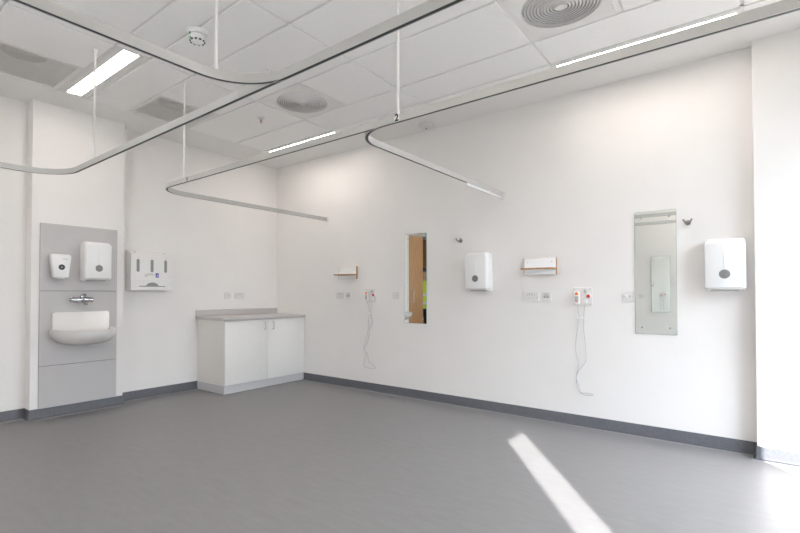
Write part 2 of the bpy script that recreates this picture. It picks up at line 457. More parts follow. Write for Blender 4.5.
# perforated return grilles with a round duct spigot above the sheet
GL = ['square perforated ceiling grille with round duct behind, right of the bright light', 'square perforated ceiling grille in the upper left corner of the photo']
for (x0, x1, y0, y1), lab in zip(grilles, GL):
    cx, cy = (x0 + x1) / 2, (y0 + y1) / 2; w, d = (x1 - x0) / 2 - .008, (y0 - y1) / 2 - .008
    t = thing('perforated_grille', lab, 'air vent', (cx, cy, H), 0, 'perforated return air grilles')
    b = B().use('face')
    for fx0, fx1, fy0, fy1 in ((-w, w, -d, -d+.035), (-w, w, d-.035, d), (-w, -w+.035, -d+.035, d-.035), (w-.035, w, -d+.035, d-.035)):
        b.box(fx0, fx1, fy0, fy1, -.005, .012, .0015, 1)
    b.build('frame', None, t)
    b = B(); b.box(-w+.034, w-.034, -d+.034, d-.034, -.002, -.001); b.build('perforated_sheet', 'perf', t)
    b = B().use('plenum')
    b.box(-w, -w+.004, -d, d, .013, .15); b.box(w-.004, w, -d, d, .013, .15); b.box(-w, w, -d, -d+.004, .013, .15); b.box(-w, w, d-.004, d, .013, .15); b.box(-w, w, -d, d, .15, .155)
    b.build('plenum_box', None, t)
    b = B().use('duct'); b.lathe([(.155, .149), (.155, .095), (.150, .095), (.150, .149)], seg=40, caps=False); b.use('slot').lathe([(.001, .146), (.150, .146)], seg=40, caps=False)  # near-black disc puts the shade inside the duct into colour
    b.build('duct_spigot', None, t)

# smoke detector
t = thing('smoke_detector', 'round white smoke detector with green marks and black vents on ceiling', 'smoke detector', (2.429, -2.704, H - FD))
b = B(); b.lathe([(.075, .0), (.075, -.004), (.066, -.008), (.056, -.010), (.056, -.022)], seg=40); b.build('base', 'white', t)
b = B(); b.lathe([(.050, -.022), (.050, -.034)], seg=40); b.build('gap_ring', 'greyl', t)
b = B(); b.lathe([(.056, -.032), (.057, -.042), (.052, -.060), (.040, -.074), (.030, -.080), (.001, -.082)], seg=40); bd = b.build('sensor_head', 'white', t)
for k in range(10):
    b = B(); a = radians(-48 + 5) + 2*pi*k/10
    c, s_ = cos(a), sin(a)
    b.cyl((.043*c, .043*s_, -.068), (.050*c, .050*s_, -.0645), .0085, seg=8)
    b.build('vent_slot', 'dark', bd)
for a, r, z, q in ((-95, .0545, -.027, .011), (-88, .052, -.060, .007)):
    a = radians(a); b = B(); b.cyl((r*cos(a)*.92, r*sin(a)*.92, z), (r*cos(a)*1.06, r*sin(a)*1.06, z), q, seg=14); b.build('marker_dot', 'green', t)

# sprinkler heads
def sprinkler(label, loc, bulb):
    t = thing('sprinkler_head', label, 'sprinkler', loc, 0, 'sprinkler heads in the ceiling tiles')
    b = B(); b.lathe([(.038, 0), (.038, -.003), (.030, -.008), (.014, -.010), (.012, -.012)], seg=28); b.build('rosette', 'white', t)
    b = B(); b.lathe([(.010, -.010), (.010, -.022), (.007, -.026)], seg=16)
    for s_ in (-1, 1): b.tube([(s_*.010, 0, -.022), (s_*.014, 0, -.034), (s_*.009, 0, -.046), (0, 0, -.052)], .003, 8)
    b.lathe([(.001, -.052), (.016, -.054), (.016, -.056), (.001, -.057)], seg=18)
    b.build('frame_arms', 'white' if not bulb else 'steel', t)
    if bulb:
        b = B(); b.lathe([(.002, -.026), (.0045, -.032), (.0045, -.042), (.002, -.050)], seg=10); b.build('glass_bulb', 'red', t)
sprinkler('small ceiling sprinkler with red bulb, left of the ringed air diffuser', (1.478, -1.426, H - FD), True)
sprinkler('small all white ceiling sprinkler rosette above the rail crossing', (2.40, -2.04, H - FD), False)

# wall-side sensor box on the ceiling
t = thing('ceiling_sensor', 'small off white sensor box under the ceiling margin near right wall', 'sensor', (2.735, -.19, H - .003), radians(0))
b = B(); b.box(-.055, .055, -.055, .055, -.022, 0, .003); b.build('mounting_box', 'sensor', t)
b = B(); b.box(-.062, .062, -.062, .062, -.052, -.024, .006); hd = b.build('sensor_housing', 'sensor', t)
b = B(); b.lathe([(.011, -.052), (.009, -.057), (.001, -.059)], seg=16); b.build('lens', 'grey', hd)

# ------------------------------------------------------------------ curtain rails
ZB, RH, RWD = 2.172, .043, .011      # underside height, height, half width
PROF = [(-RWD, ZB), (-RWD, ZB+RH-.002), (-RWD+.002, ZB+RH), (RWD-.002, ZB+RH), (RWD, ZB+RH-.002), (RWD, ZB), (RWD-.003, ZB), (RWD-.003, ZB+.009), (-RWD+.003, ZB+.009), (-RWD+.003, ZB)]
SLOT = [(-RWD+.003, ZB+.0015), (-RWD+.003, ZB+.0088), (RWD-.003, ZB+.0088), (RWD-.003, ZB+.0015)]
def bend(c, r, a0, a1, n=16): return [(c[0] + r*cos(radians(a0 + (a1-a0)*k/n)), c[1] + r*sin(radians(a0 + (a1-a0)*k/n))) for k in range(n + 1)]
def rail(root, name, path):
    o = Vector(root.location)
    pth = [(x - o.x, y - o.y) for x, y in path]
    r = B().sweep(pth, [(a, z - o.z) for a, z in PROF]).build(name, 'track', root)
    B().sweep(pth, [(a, z - o.z) for a, z in SLOT]).build('glide_channel', 'slot', r)  # dark strip filling the slot under the rail
    return r
def rod(root, x, y):
    o = Vector(root.location)
    b = B(); b.cyl((x-o.x, y-o.y, ZB+RH-.004-o.z), (x-o.x, y-o.y, H-FD-o.z), .0075, seg=16)
    b.lathe([(.010, -.03), (.018, -.012), (.018, 0)], (x-o.x, y-o.y, H-FD-o.z), seg=18)
    b.cyl((x-o.x, y-o.y, ZB+RH-.001-o.z), (x-o.x, y-o.y, ZB+RH+.022-o.z), .0105, seg=16)
    b.build('drop_rod', 'rod', root)
def joint(root, x, y, along='x', l=.10):
    o = Vector(root.location); b = B(); w = RWD + .0015
    if along == 'x': b.box(x-l-o.x, x+l-o.x, y-w-o.y, y+w-o.y, ZB+.008-o.z, ZB+RH+.0015-o.z, .001, 1)
    else: b.box(x-w-o.x, x+w-o.x, y-l-o.y, y+l-o.y, ZB+.008-o.z, ZB+RH+.0015-o.z, .001, 1)
    b.build('joint_sleeve', 'track', root)
def bracket(root, x, y, n):
    """wall end bracket; n = unit vector out of the wall"""
    o = Vector(root.location); b = B(); px, py = (-n[1], n[0])
    if n[1]: b.box(x-.026-o.x, x+.026-o.x, y-o.y, y+n[1]*.006-o.y, ZB-.012-o.z, ZB+RH+.012-o.z, .002); b.box(x-.014-o.x, x+.014-o.x, y-o.y, y+n[1]*.03-o.y, ZB-.002-o.z, ZB+RH+.003-o.z, .002)
    else: b.box(x-o.x, x+n[0]*.006-o.x, y-.026-o.y, y+.026-o.y, ZB-.012-o.z, ZB+RH+.012-o.z, .002); b.box(x-o.x, x+n[0]*.03-o.x, y-.014-o.y, y+.014-o.y, ZB-.002-o.z, ZB+RH+.003-o.z, .002)
    b.build('wall_bracket', 'rod', root)

YA, YC = -3.055, -2.332
def ya(x): return YA - .0115 * (x - 1.25)
ra = thing('curtain_rail', 'nearer L shaped ceiling hung curtain rail crossing before the washbasin pillar', 'curtain rail', (2.5, YA, ZB), 0, 'ceiling hung curtain rails')
rail(ra, 'rail_run', [(.95, YB + .004), (.95, YA - .30)] + bend((1.25, YA - .30), .30, 180, 90)[1:] + [(X1 - .004, ya(X1))])
XBr = 3.557
rail(ra, 'rail_branch', [(XBr, YB + .004), (XBr, ya(3.8) - .28)] + bend((XBr + .28, ya(3.8) - .28), .28, 180, 91)[1:])
for x, y in ((1.61, ya(1.6)), (XBr + .012, -3.275), (5.9, ya(5.9))): rod(ra, x, y)
joint(ra, 3.45, ya(3.45), l=.03)
bracket(ra, .95, YB, (0, 1)); bracket(ra, XBr, YB, (0, 1)); bracket(ra, X1, ya(X1), (-1, 0))

rc = thing('curtain_rail', 'farther curtain rail marked with a black 2, with branch to right wall', 'curtain rail', (2.5, YC, ZB), 0, 'ceiling hung curtain rails')
rail(rc, 'rail_run', [(1.06, -.004), (1.06, YC + .30)] + bend((1.36, YC + .30), .30, 180, 270)[1:] + [(X1 - .004, YC)])
XD = 3.535
rail(rc, 'rail_branch', [(XD, -.004), (XD, YC + .26)] + bend((XD + .26, YC + .26), .26, 180, 269)[1:])
for x, y in ((1.59, YC), (3.905, YC), (6.0, YC)): rod(rc, x, y)
joint(rc, 3.83, YC, l=.07); joint(rc, 3.2, YC, l=.03)
bracket(rc, 1.06, 0, (0, -1)); bracket(rc, XD, 0, (0, -1)); bracket(rc, X1, YC, (-1, 0))
o = Vector(rc.location)
b = B(); b.box(1.655-o.x, 1.667-o.x, -RWD-.0035, -RWD+.001, .004, RH-.006); b.build('clamp_screw', 'grey', rc)
b = B(); b.box(XD-.0095-o.x, XD+.0095-o.x, -.80-o.y, -.012-o.y, -.024, -.001, .002); b.box(XD-.0125-o.x, XD+.0125-o.x, -.36-o.y, -.34-o.y, -.026, .006, .001); tag(b.build('end_gate', 'white', rc), 'white plastic end gate under the rail')

def text(name, body, size, m, parent, loc, rot=(pi/2, 0, 0), ext=.0004):
    cu = bpy.data.curves.new(name, 'FONT'); cu.body = body; cu.size = size; cu.extrude = ext; cu.offset = size * .035; cu.align_x = 'CENTER'; cu.align_y = 'CENTER'
    tmp = bpy.data.objects.new(name, cu); COL.objects.link(tmp)
    dg = bpy.context.evaluated_depsgraph_get(); me = bpy.data.meshes.new_from_object(tmp.evaluated_get(dg))
    bpy.data.objects.remove(tmp); bpy.data.curves.remove(cu)
    me.name = name; me.materials.clear(); me.materials.append(M[m])
    ob = bpy.data.objects.new(name, me); COL.objects.link(ob); ob.parent = parent; ob.location = loc; ob.rotation_euler = rot
    return ob
b = B(); b.box(3.888-o.x, 3.922-o.x, -RWD-.0028, -RWD+.001, .001, RH-.001, .0005, 1); st = b.build('number_sticker', 'whitem', rc)
tx = text('number_print', '2', .056, 'dark', st, (3.905-o.x, -RWD-.0032, RH/2))

# ------------------------------------------------------------------ grey wash-hand panel on the left pillar
PY0, PY1 = -2.990, -2.294; PX = .1618
t = thing('backing_board', 'tall grey laminate panel in three sections behind the washbasin', 'wall panel', (PIL + .0008, (PY0+PY1)/2, .1), LW)
hw = (PY1 - PY0) / 2
for z0, z1 in ((0, .400), (.404, 1.124), (1.128, 1.780)):
    b = B(); b.box(-hw, hw, -.018, 0, z0, z1, .0015, 1); b.build('panel_section', 'panel', t)
for z0 in (.40, 1.124):
    b = B(); b.box(-hw+.004, hw-.004, -.012, 0, z0, z0+.004); b.build('joint', 'seam', t)

# soap dispenser
t = thing('soap_dispenser', 'small white tapered soap dispenser with black round window on grey panel', 'soap dispenser', (PX, -2.843, 1.352), LW)
def trap(wt, wb, z0, z1, r, n=6):
    pts = []
    for cx, cz, a0, rr in ((wt, z1, 0, r), (-wt, z1, 90, r), (-wb, z0, 180, r*.5), (wb, z0, 270, r*.5)):
        ox = cx - math.copysign(rr, cx); oz = cz - rr if cz == z1 else cz + rr
        for k in range(n + 1):
            a = radians(a0 + 90*k/n); pts.append((ox + rr*cos(a), oz + rr*sin(a)))
    return pts
b = B(); b.rings([[(x, y, z) for x, z in trap(.082*k, .062*k, .004, .222, .014)] for y, k in ((0, 1), (-.045, 1))]); tag(b.build('back_case', 'greyl', t), 'grey back case')
b = B(); lay = ((-.045, .086, .065, 0, .232, .018), (-.070, .088, .066, -.001, .234, .020), (-.095, .086, .064, 0, .229, .024), (-.106, .080, .060, .004, .218, .026), (-.110, .070, .052, .012, .204, .026))
b.rings([[(x, y, z) for x, z in trap(a, c, z0, z1, r)] for y, a, c, z0, z1, r in lay]); cv = b.build('front_cover', 'white', t, angle=60)
b = B(); b.lathe([(.027, -.002), (.027, .0015), (.0225, .003), (.0215, .0005), (.001, .0005)], (0, -.110, .103), (0, -1, 0), 32); wn = b.build('window_ring', 'dark', t)
b = B(); b.lathe([(.010, 0), (.009, .0022), (.001, .0024)], (0, -.1105, .103), (0, -1, 0), 20); b.build('level_window', 'grey', wn)
b = B()
for k in range(6): b.box(.006+k*.0085, .0125+k*.0085, -.1116, -.1096, .180, .186)
b.build('print', 'inkgrey', t)
b = B(); b.box(-.034, .034, -.098, -.03, -.008, .004, .003); b.build('nozzle', 'whitem', t)

# folded-towel dispensers
def towel(label, loc, rz):
    t = thing('paper_towel_dispenser', label, 'towel dispenser', loc, rz, 'white paper towel dispensers')
    W = .126
    b = B(); b.rings([[(x, y, z) for x, z in rrect(-W, W, 0, .392, .03, rb=.012)] for y in (0, -.04)]); b.build('back_case', 'whitem', t)
    b = B()
    lay = ((-.036, W+.001, .026, .404, .030), (-.06, W+.002, .026, .404, .033), (-.095, W, .026, .399, .036), (-.120, W-.002, .026, .391, .038), (-.131, W-.006, .028, .383, .038), (-.136, W-.014, .034, .372, .034))
    b.rings([[(x, y, z) for x, z in rrect(-w, w, z0, z1, r, 8, .010)] for y, w, z0, z1, r in lay]); b.build('front_cover', 'white', t, angle=60)
    # sloping tray under the cover with the towel mouth
    b = B(); b.rings([[(x, 0, 0), (x, -.126, .020), (x, -.126, .0255), (x, 0, .0255)] for x in (-W+.008, W-.008)]); tr = b.build('tray', 'whitem', t)
    b = B(); b.rings([[(x, -.03, .0005), (x, -.105, .0148), (x, -.105, .0166), (x, -.03, .0042)] for x in (-W+.04, W-.04)]); b.build('towel_mouth', 'greyl', tr)
    b = B(); b.lathe([(.041, -.004), (.041, .0012), (.0355, .0022), (.034, .0012)], (0, -.136, .131), (0, -1, 0), 40)
    rg = b.build('window_ring', 'whitem', t)
    b = B(); b.lathe([(.034, -.002), (.034, .0014), (.026, .0028), (.001, .0034)], (0, -.136, .131), (0, -1, 0), 40); b.build('level_window', 'grey', rg)
    b = B(); b.box(-.006, .006, -.1385, -.134, .18, .32, .002); b.build('crease', 'white', t)
    return t
tw = towel('white paper towel dispenser on grey panel right of the soap dispenser', (PX, -2.5215, 1.325), LW)
dup(tw, 'white paper towel dispenser on right wall between the two mirrors', (3.283, 0, 1.222), RW)
dup(tw, 'white paper towel dispenser on right wall beside the bright pillar', (5.318, 0, 1.215), RW)

# apron and glove dispenser
t = thing('glove_dispenser', 'wide white glove and apron dispenser with three slots left of the cabinet', 'glove dispenser', (0, -1.90, 1.238), LW)
HW = .236
b = B().use('whitem')
side = [(0, 0), (-.128, 0), (-.132, .004), (-.132, .120), (-.124, .126), (-.124, .385), (-.118, .405), (-.03, .452), (0, .455)]
b.rings([[(x, y, z) for y, z in side] for x in (-HW, HW)]); bd = b.build('case', None, t)
def slot_out(cx, w, z0, z1, n=8):
    pts = []
    for k in range(n + 1): a = pi*k/n; pts.append((cx + w*cos(a), z1 - w + w*sin(a)))
    for k in range(n + 1): a = pi + pi*k/n; pts.append((cx + w*cos(a), z0 + w + w*sin(a)))
    return pts
for cx in (-.158, -.002, .156):
    b = B(); b.prism(slot_out(cx, .0165, .205, .350), -.1250, -.120); b.build('glove_slot', 'slotgrey', t)
    b = B(); b.box(cx-.012, cx+.012, -.1247, -.122, .366, .371); b.build('slot_print', 'pink', t)
b = B(); hump = [(-.150, .040), (.150, .040), (.150, .049), (.072, .051)] + [(.068*cos(radians(a)), .050 + .038*sin(radians(a))) for a in range(15, 170, 15)] + [(-.072, .051), (-.150, .049)]
b.prism(hump, -.1330, -.125); b.build('apron_mouth', 'slotgrey', t)
b = B(); b.box(.040, .076, -.1248, -.122, .146, .196, .0004, 1); lb = b.build('blue_label', 'blue', t)
b = B(); b.tube([(.064, -.1252, .188), (.064, -.1252, .158), (.050, -.1252, .158), (.050, -.1252, .170), (.062, -.1252, .170)], .0022, 6); b.build('label_symbol', 'white', lb)
b = B()
for z, x0, x1 in ((.188, -.055, .015), (.179, -.085, .022), (.170, -.085, .022), (.161, -.085, -.05), (.152, -.085, -.055)): b.box(x0, x1, -.1246, -.122, z, z+.004)
b.build('print', 'inkgrey', t)
for x in (-.17, .17):
    b = B(); b.lathe([(.012, -.002), (.012, .003), (.001, .004)], (x, -.065, .432), (0, -.47, .88), 16); b.build('key_lock', 'greyl', t)

# washbasin
t = thing('washbasin', 'white ceramic wall hung washbasin with raised back on grey panel', 'washbasin', (PX, -2.636, .69), LW)
b = B(); b.prism(rrect(-.258, .250, .145, .328, .022, 6, .004), -.042, 0); 
sp = b.build('splashback', 'ceramic', t)
n = 40; rs = []
def plan(a, hw_, dp, z, p=2.5):
    c, s_ = cos(a), sin(a)
    return (hw_ * math.copysign(abs(c) ** (2/p), c), -max(.0, dp * abs(s_) ** (2/p)), z)
RIMZ = .163
def ring(hw_, dp, z, y0=0.): return [(x, y + y0, zz) for x, y, zz in (plan(pi*k/n, hw_, dp, z) for k in range(n + 1))]
outer = [(.274*cos(u)**.5, .43*cos(u)**.55, RIMZ - .012 - .150*sin(u)) for u in [radians(d) for d in range(0, 86, 8)]]
for hw_, dp, z in reversed(outer): rs.append(ring(max(hw_, .06), max(dp, .10), z))
rs += [ring(.276, .432, RIMZ-.004), ring(.272, .428, RIMZ), ring(.256, .372, RIMZ-.001, -.030), ring(.248, .358, RIMZ-.010, -.034), ring(.228, .310, RIMZ-.07, -.040), ring(.19, .235, RIMZ-.115, -.055), ring(.09, .12, RIMZ-.130, -.09)]
b = B(); b.rings(rs); b.build('bowl', 'ceramic', t, angle=50)
b = B(); b.lathe([(.024, 0), (.024, .003), (.015, .004), (.001, .001)], (0, -.15, RIMZ-.130), (0, 0, 1), 24); b.build('waste', 'chrome', t)

# mixer tap
t = thing('mixer_tap', 'chrome wall mounted lever mixer tap above the washbasin', 'tap', (PX, -2.645, 1.137), LW)
b = B()
for s_ in (-1, 1):
    b = B(); b.lathe([(.028, 0), (.028, .006), (.018, .012), (.015, .040), (.018, .046), (.018, .064), (.012, .07)], (s_*.070, 0, 0), (0, -1, 0), 24)
    b.build('wall_union', 'chrome', t)
b = B(); b.tube([(-.100, -.055, 0), (-.092, -.055, 0), (-.06, -.055, 0), (0, -.055, .004), (.06, -.055, 0), (.092, -.055, 0), (.100, -.055, 0)], [.016, .025, .024, .032, .024, .025, .016], 20); b.build('valve_body', 'chrome', t)
b = B(); b.tube([(0, -.06, -.005), (.002, -.085, -.012), (.004, -.115, -.022), (.006, -.14, -.040), (.006, -.142, -.052)], [.021, .019, .017, .016, .015], 16); b.build('spout', 'chrome', t)
b = B(); b.lathe([(.020, 0), (.022, .012), (.018, .026), (.001, .030)], (0, -.055, .022), (0, 0, 1), 24)
b.tube([(0, -.055, .044), (-.004, -.09, .052), (-.008, -.15, .050), (-.009, -.162, .046)], [.012, .011, .013, .009], 12)
b.build('lever', 'chrome', t)

# ------------------------------------------------------------------ base cabinet and worktop
CY0 = -1.262; CD = .585
t = thing('base_cabinet', 'pale two door base cabinet on grey plinth in the corner', 'cabinet', (0, 0, 0), 0)
b = B().use('carc'); b.box(.004, CD, CY0, CY0+.018, .10, .872); b.box(.004, CD, -.022, -.003, .10, .872); b.box(.004, .012, CY0+.018, -.022, .10, .872); b.box(.012, CD, CY0+.018, -.022, .10, .118); b.box(.012, CD, CY0+.018, -.022, .854, .872)
b.build('carcass', None, t)
b = B(); b.box(.004, CD+.002, CY0-.002, -.003, 0.001, .098, .001, 1); b.box(.001, .004, CY0, -.003, .001, .098) ; b.build('plinth', 'plinth', t)
for y0, y1, hy in ((CY0+.001, -.628, -.690), (-.624, -.004, -.555)):
    b = B(); b.box(CD+.001, CD+.019, y0, y1, .103, .868, .0015, 2); d = b.build('cabinet_door', 'lam', t)
    b = B(); b.tube([(CD+.018, hy, .742), (CD+.044, hy, .744), (CD+.047, hy, .752), (CD+.047, hy, .828), (CD+.044, hy, .836), (CD+.018, hy, .838)], .005, 10); b.build('handle', 'steel', d)
t = thing('worktop', 'grey laminate worktop with upstand lying on the two door cabinet', 'worktop', (0, 0, .873), 0)
b = B(); 
pr = [(0.002, 0), (.615, 0), (.621, .004), (.624, .012), (.624, .026), (.621, .033), (.613, .038), (.002, .038)]
b.rings([[(x, y, z) for x, z in pr] for y in (CY0-.028, -.002)]); b.build('top_slab', 'worktop', t)
b = B(); b.box(.002, .022, CY0-.028, -.002, .038, .118, .004, 2); b.build('upstand', 'worktop', t)

# ------------------------------------------------------------------ electrical accessories
def plate(t, w, h=.088, th=.009):
    b = B(); b.rings([[(x, y, z) for x, z in rrect(-w/2*k, w/2*k, -h/2*k2, h/2*k2, .006, 4)] for y, k, k2 in ((0, 1, 1), (-th+.002, 1, 1), (-th, .985, .975))]); return b.build('face_plate', 'plate', t)
def screws(t, w, th=.009):
    for s_ in (-1, 1):
        b = B(); b.lathe([(.0042, -.002), (.0042, .0012), (.001, .0014)], (s_*w/2, -th, 0), (0, -1, 0), 12); b.build('screw', 'steel', t)
def socket2(label, loc, rz):
    t = thing('double_socket', label, 'socket', loc, rz, 'double wall sockets'); plate(t, .148); screws(t, .130)
    for s_ in (-1, 1):
        b = B()
        b.box(s_*.036-.0045, s_*.036+.0045, -.0094, -.006, .006, .018); b.build('pin_slot', 'greyl', t)
        for q_ in (-1, 1): b = B(); b.box(s_*.036+q_*.014-.005, s_*.036+q_*.014+.005, -.0094, -.006, -.020, -.014); b.build('pin_slot', 'greyl', t)
        b = B(); b.box(s_*.014-.0055, s_*.014+.0055, -.0115, -.006, .012, .032, .0015); b.build('rocker_switch', 'greyl', t)
    return t
def spur(label, loc, rz):
    t = thing('fused_switch', label, 'switch', loc, rz, 'single switched outlets'); plate(t, .088); screws(t, .062)
    b = B(); b.box(-.018, -.004, -.0120, -.006, -.012, .012, .0015); b.build('rocker_switch', 'white', t)
    b = B(); b.box(.006, .020, -.0105, -.006, -.010, .010, .001); b.build('fuse_carrier', 'greyl', t)
    return t
def data(label, loc, rz):
    t = thing('data_outlet', label, 'data outlet', loc, rz, 'twin data outlets'); plate(t, .088); screws(t, .066)
    for s_ in (-1, 1):
        b = B(); b.box(s_*.0135-.0110, s_*.0135+.0110, -.0105, -.006, -.014, .014, .001); f = b.build('jack_frame', 'greyl', t)
        b = B(); b.box(s_*.0135-.0065, s_*.0135+.0065, -.0109, -.008, -.010, .001); b.build('jack_opening', 'slotgrey', f)
    b = B(); b.box(-.024, .024, -.0095, -.007, .022, .029); b.build('print_strip', 'inkgrey', t)
    return t
ZS = 1.171
s0 = socket2('white double socket on left wall just above the cabinet worktop', (0, -.642, ZS-.002), LW)
dup(s0, 'white double socket under the narrow wall shelf nearest the corner', (1.293, 0, ZS+.003), RW)
dup(s0, 'white double socket under the wall shelf right of the middle towel dispenser', (3.810, 0, ZS), RW)
f0 = spur('white single switched outlet on left wall beside the double socket', (0, -.830, ZS), LW)
dup(f0, 'white single switched outlet between first call unit and narrow mirror', (2.185, 0, ZS+.005), RW)
dup(f0, 'white single switched outlet touching left edge of the wide mirror', (4.652, 0, ZS+.005), RW)
dup(f0, 'white single switched outlet on rear wall, seen in the wide mirror', (3.895, YB, ZS-.02), BW)
d0 = data('white twin data outlet right of the double socket nearest the corner', (1.435, 0, ZS+.003), RW)
dup(d0, 'white twin data outlet right of the double socket near second call unit', (3.957, 0, ZS), RW)

# ------------------------------------------------------------------ small wall shelves
def shelf(label, loc):
    t = thing('wall_shelf', label, 'shelf', loc, RW, 'small oak edged wall shelves')
    b = B().use('white'); W = .155
    b.box(-W+.004, W-.004, -.024, 0, -.074, .082)
    bp_ = b.build('back_plate', None, t)
    b = B(); b.box(-W, -W+.004, -.0235, 0, -.075, .083); b.box(W-.004, W, -.0235, 0, -.075, .083); b.box(-W+.004, W-.004, -.0235, 0, .082, .083); b.box(-W+.004, W-.004, -.0235, 0, -.075, -.074); tag(b.build('edge_lipping', 'oak', t), 'thin oak edging')
    def out(d):
        r = .035 - d; x = W - d; y = -.137 + d
        return [(x, -.024)] + [(-x, -.024)][::-1][:0] + [(x - r + r*cos(radians(a)), y + r - r*sin(radians(a))) for a in range(0, 91, 15)] + [(-x + r - r*sin(radians(a)), y + r - r*cos(radians(a))) for a in range(0, 91, 15)] + [(-x, -.024)]
    b = B().use('oak'); o1 = out(0)
    b.rings([[(x, y, z) for x, y in o1] for z in (-.030, -.014)]); sh = b.build('shelf_board', None, t)
    b = B(); b.rings([[(x, y, z) for x, y in out(.0015)] for z in (-.0142, -.0132)]); b.build('shelf_top', 'white', sh)
    b = B(); b.rings([[(x, y, z) for x, y in out(.0015)] for z in (-.0308, -.0298)]); b.build('shelf_underside', 'white', sh)
    for s_ in (-1, 1):
        b = B(); b.lathe([(.006, -.002), (.006, .0015), (.001, .002)], (s_*.115, -.024, .045), (0, -1, 0), 14); b.build('screw', 'steel', t)
    return t
s0 = shelf('small white wall shelf with oak edge, nearest the corner left of the narrow mirror', (1.430, 0, 1.462))
dup(s0, 'small white wall shelf with oak edge, right of the middle towel dispenser', (3.902, 0, 1.456))

# ------------------------------------------------------------------ mirrors
def mirror(label, loc, rz, w, h):
    t = thing('wall_mirror', label, 'mirror', loc, rz, 'frameless wall mirrors')
    b = B(); b.box(-w/2, w/2, -.006, -.001, 0, h); b.build('glass_edge', 'medge', t)
    b = B(); b.box(-w/2+.002, w/2-.002, -.0068, -.006, .002, h-.002); b.build('mirror_glass', 'mirror', t)
    for sx in (-1, 1):
        for z in (.055, h-.055):
            b = B(); b.lathe([(.0075, 0), (.0075, .003), (.004, .005), (.001, .0055)], (sx*(w/2-.05), -.0066, z), (0, -1, 0), 16); b.build('mirror_screw', 'steel', t)
    return t
mirror('narrow frameless mirror reflecting an oak door', (2.468, 0, .858), RW, .300, 1.033)
mirror('wide looking frameless mirror reflecting the white rear wall', (4.855, 0, .862), RW, .300, 1.027)
mirror('frameless mirror on the rear wall, seen within the wide mirror', (4.215, YB + .012, .86), BW - .063, .300, 1.03)

# ------------------------------------------------------------------ coat hooks
def hook(label, loc):
    t = thing('coat_hook', label, 'hook', loc, RW, 'steel double coat hooks')
    b = B(); b.lathe([(.020, 0), (.020, .004), (.013, .010), (.010, .014)], (0, 0, 0), (0, -1, 0), 24); b.build('wall_rose', 'hooksteel', t)
    b = B(); b.tube([(0, -.010, 0), (0, -.030, -.004), (0, -.038, -.008)], [.010, .010, .012], 14)
    b.build('stem', 'hooksteel', t)
    for s_ in (-1, 1):
        b = B(); b.tube([(0, -.036, -.008), (s_*.012, -.042, -.006), (s_*.020, -.050, .004), (s_*.026, -.054, .018)], [.007, .0065, .006, .0055], 12)
        b.lathe([(.001, 0), (.008, .003), (.008, .007), (.001, .010)], (s_*.026, -.054, .016), (s_*.3, -.3, 1), 14); b.build('prong', 'hooksteel', t)
    return t
h0 = hook('steel double coat hook above the middle towel dispenser', (3.050, 0, 1.765))
dup(h0, 'steel double coat hook at upper right of the wide mirror', (5.085, 0, 1.768))

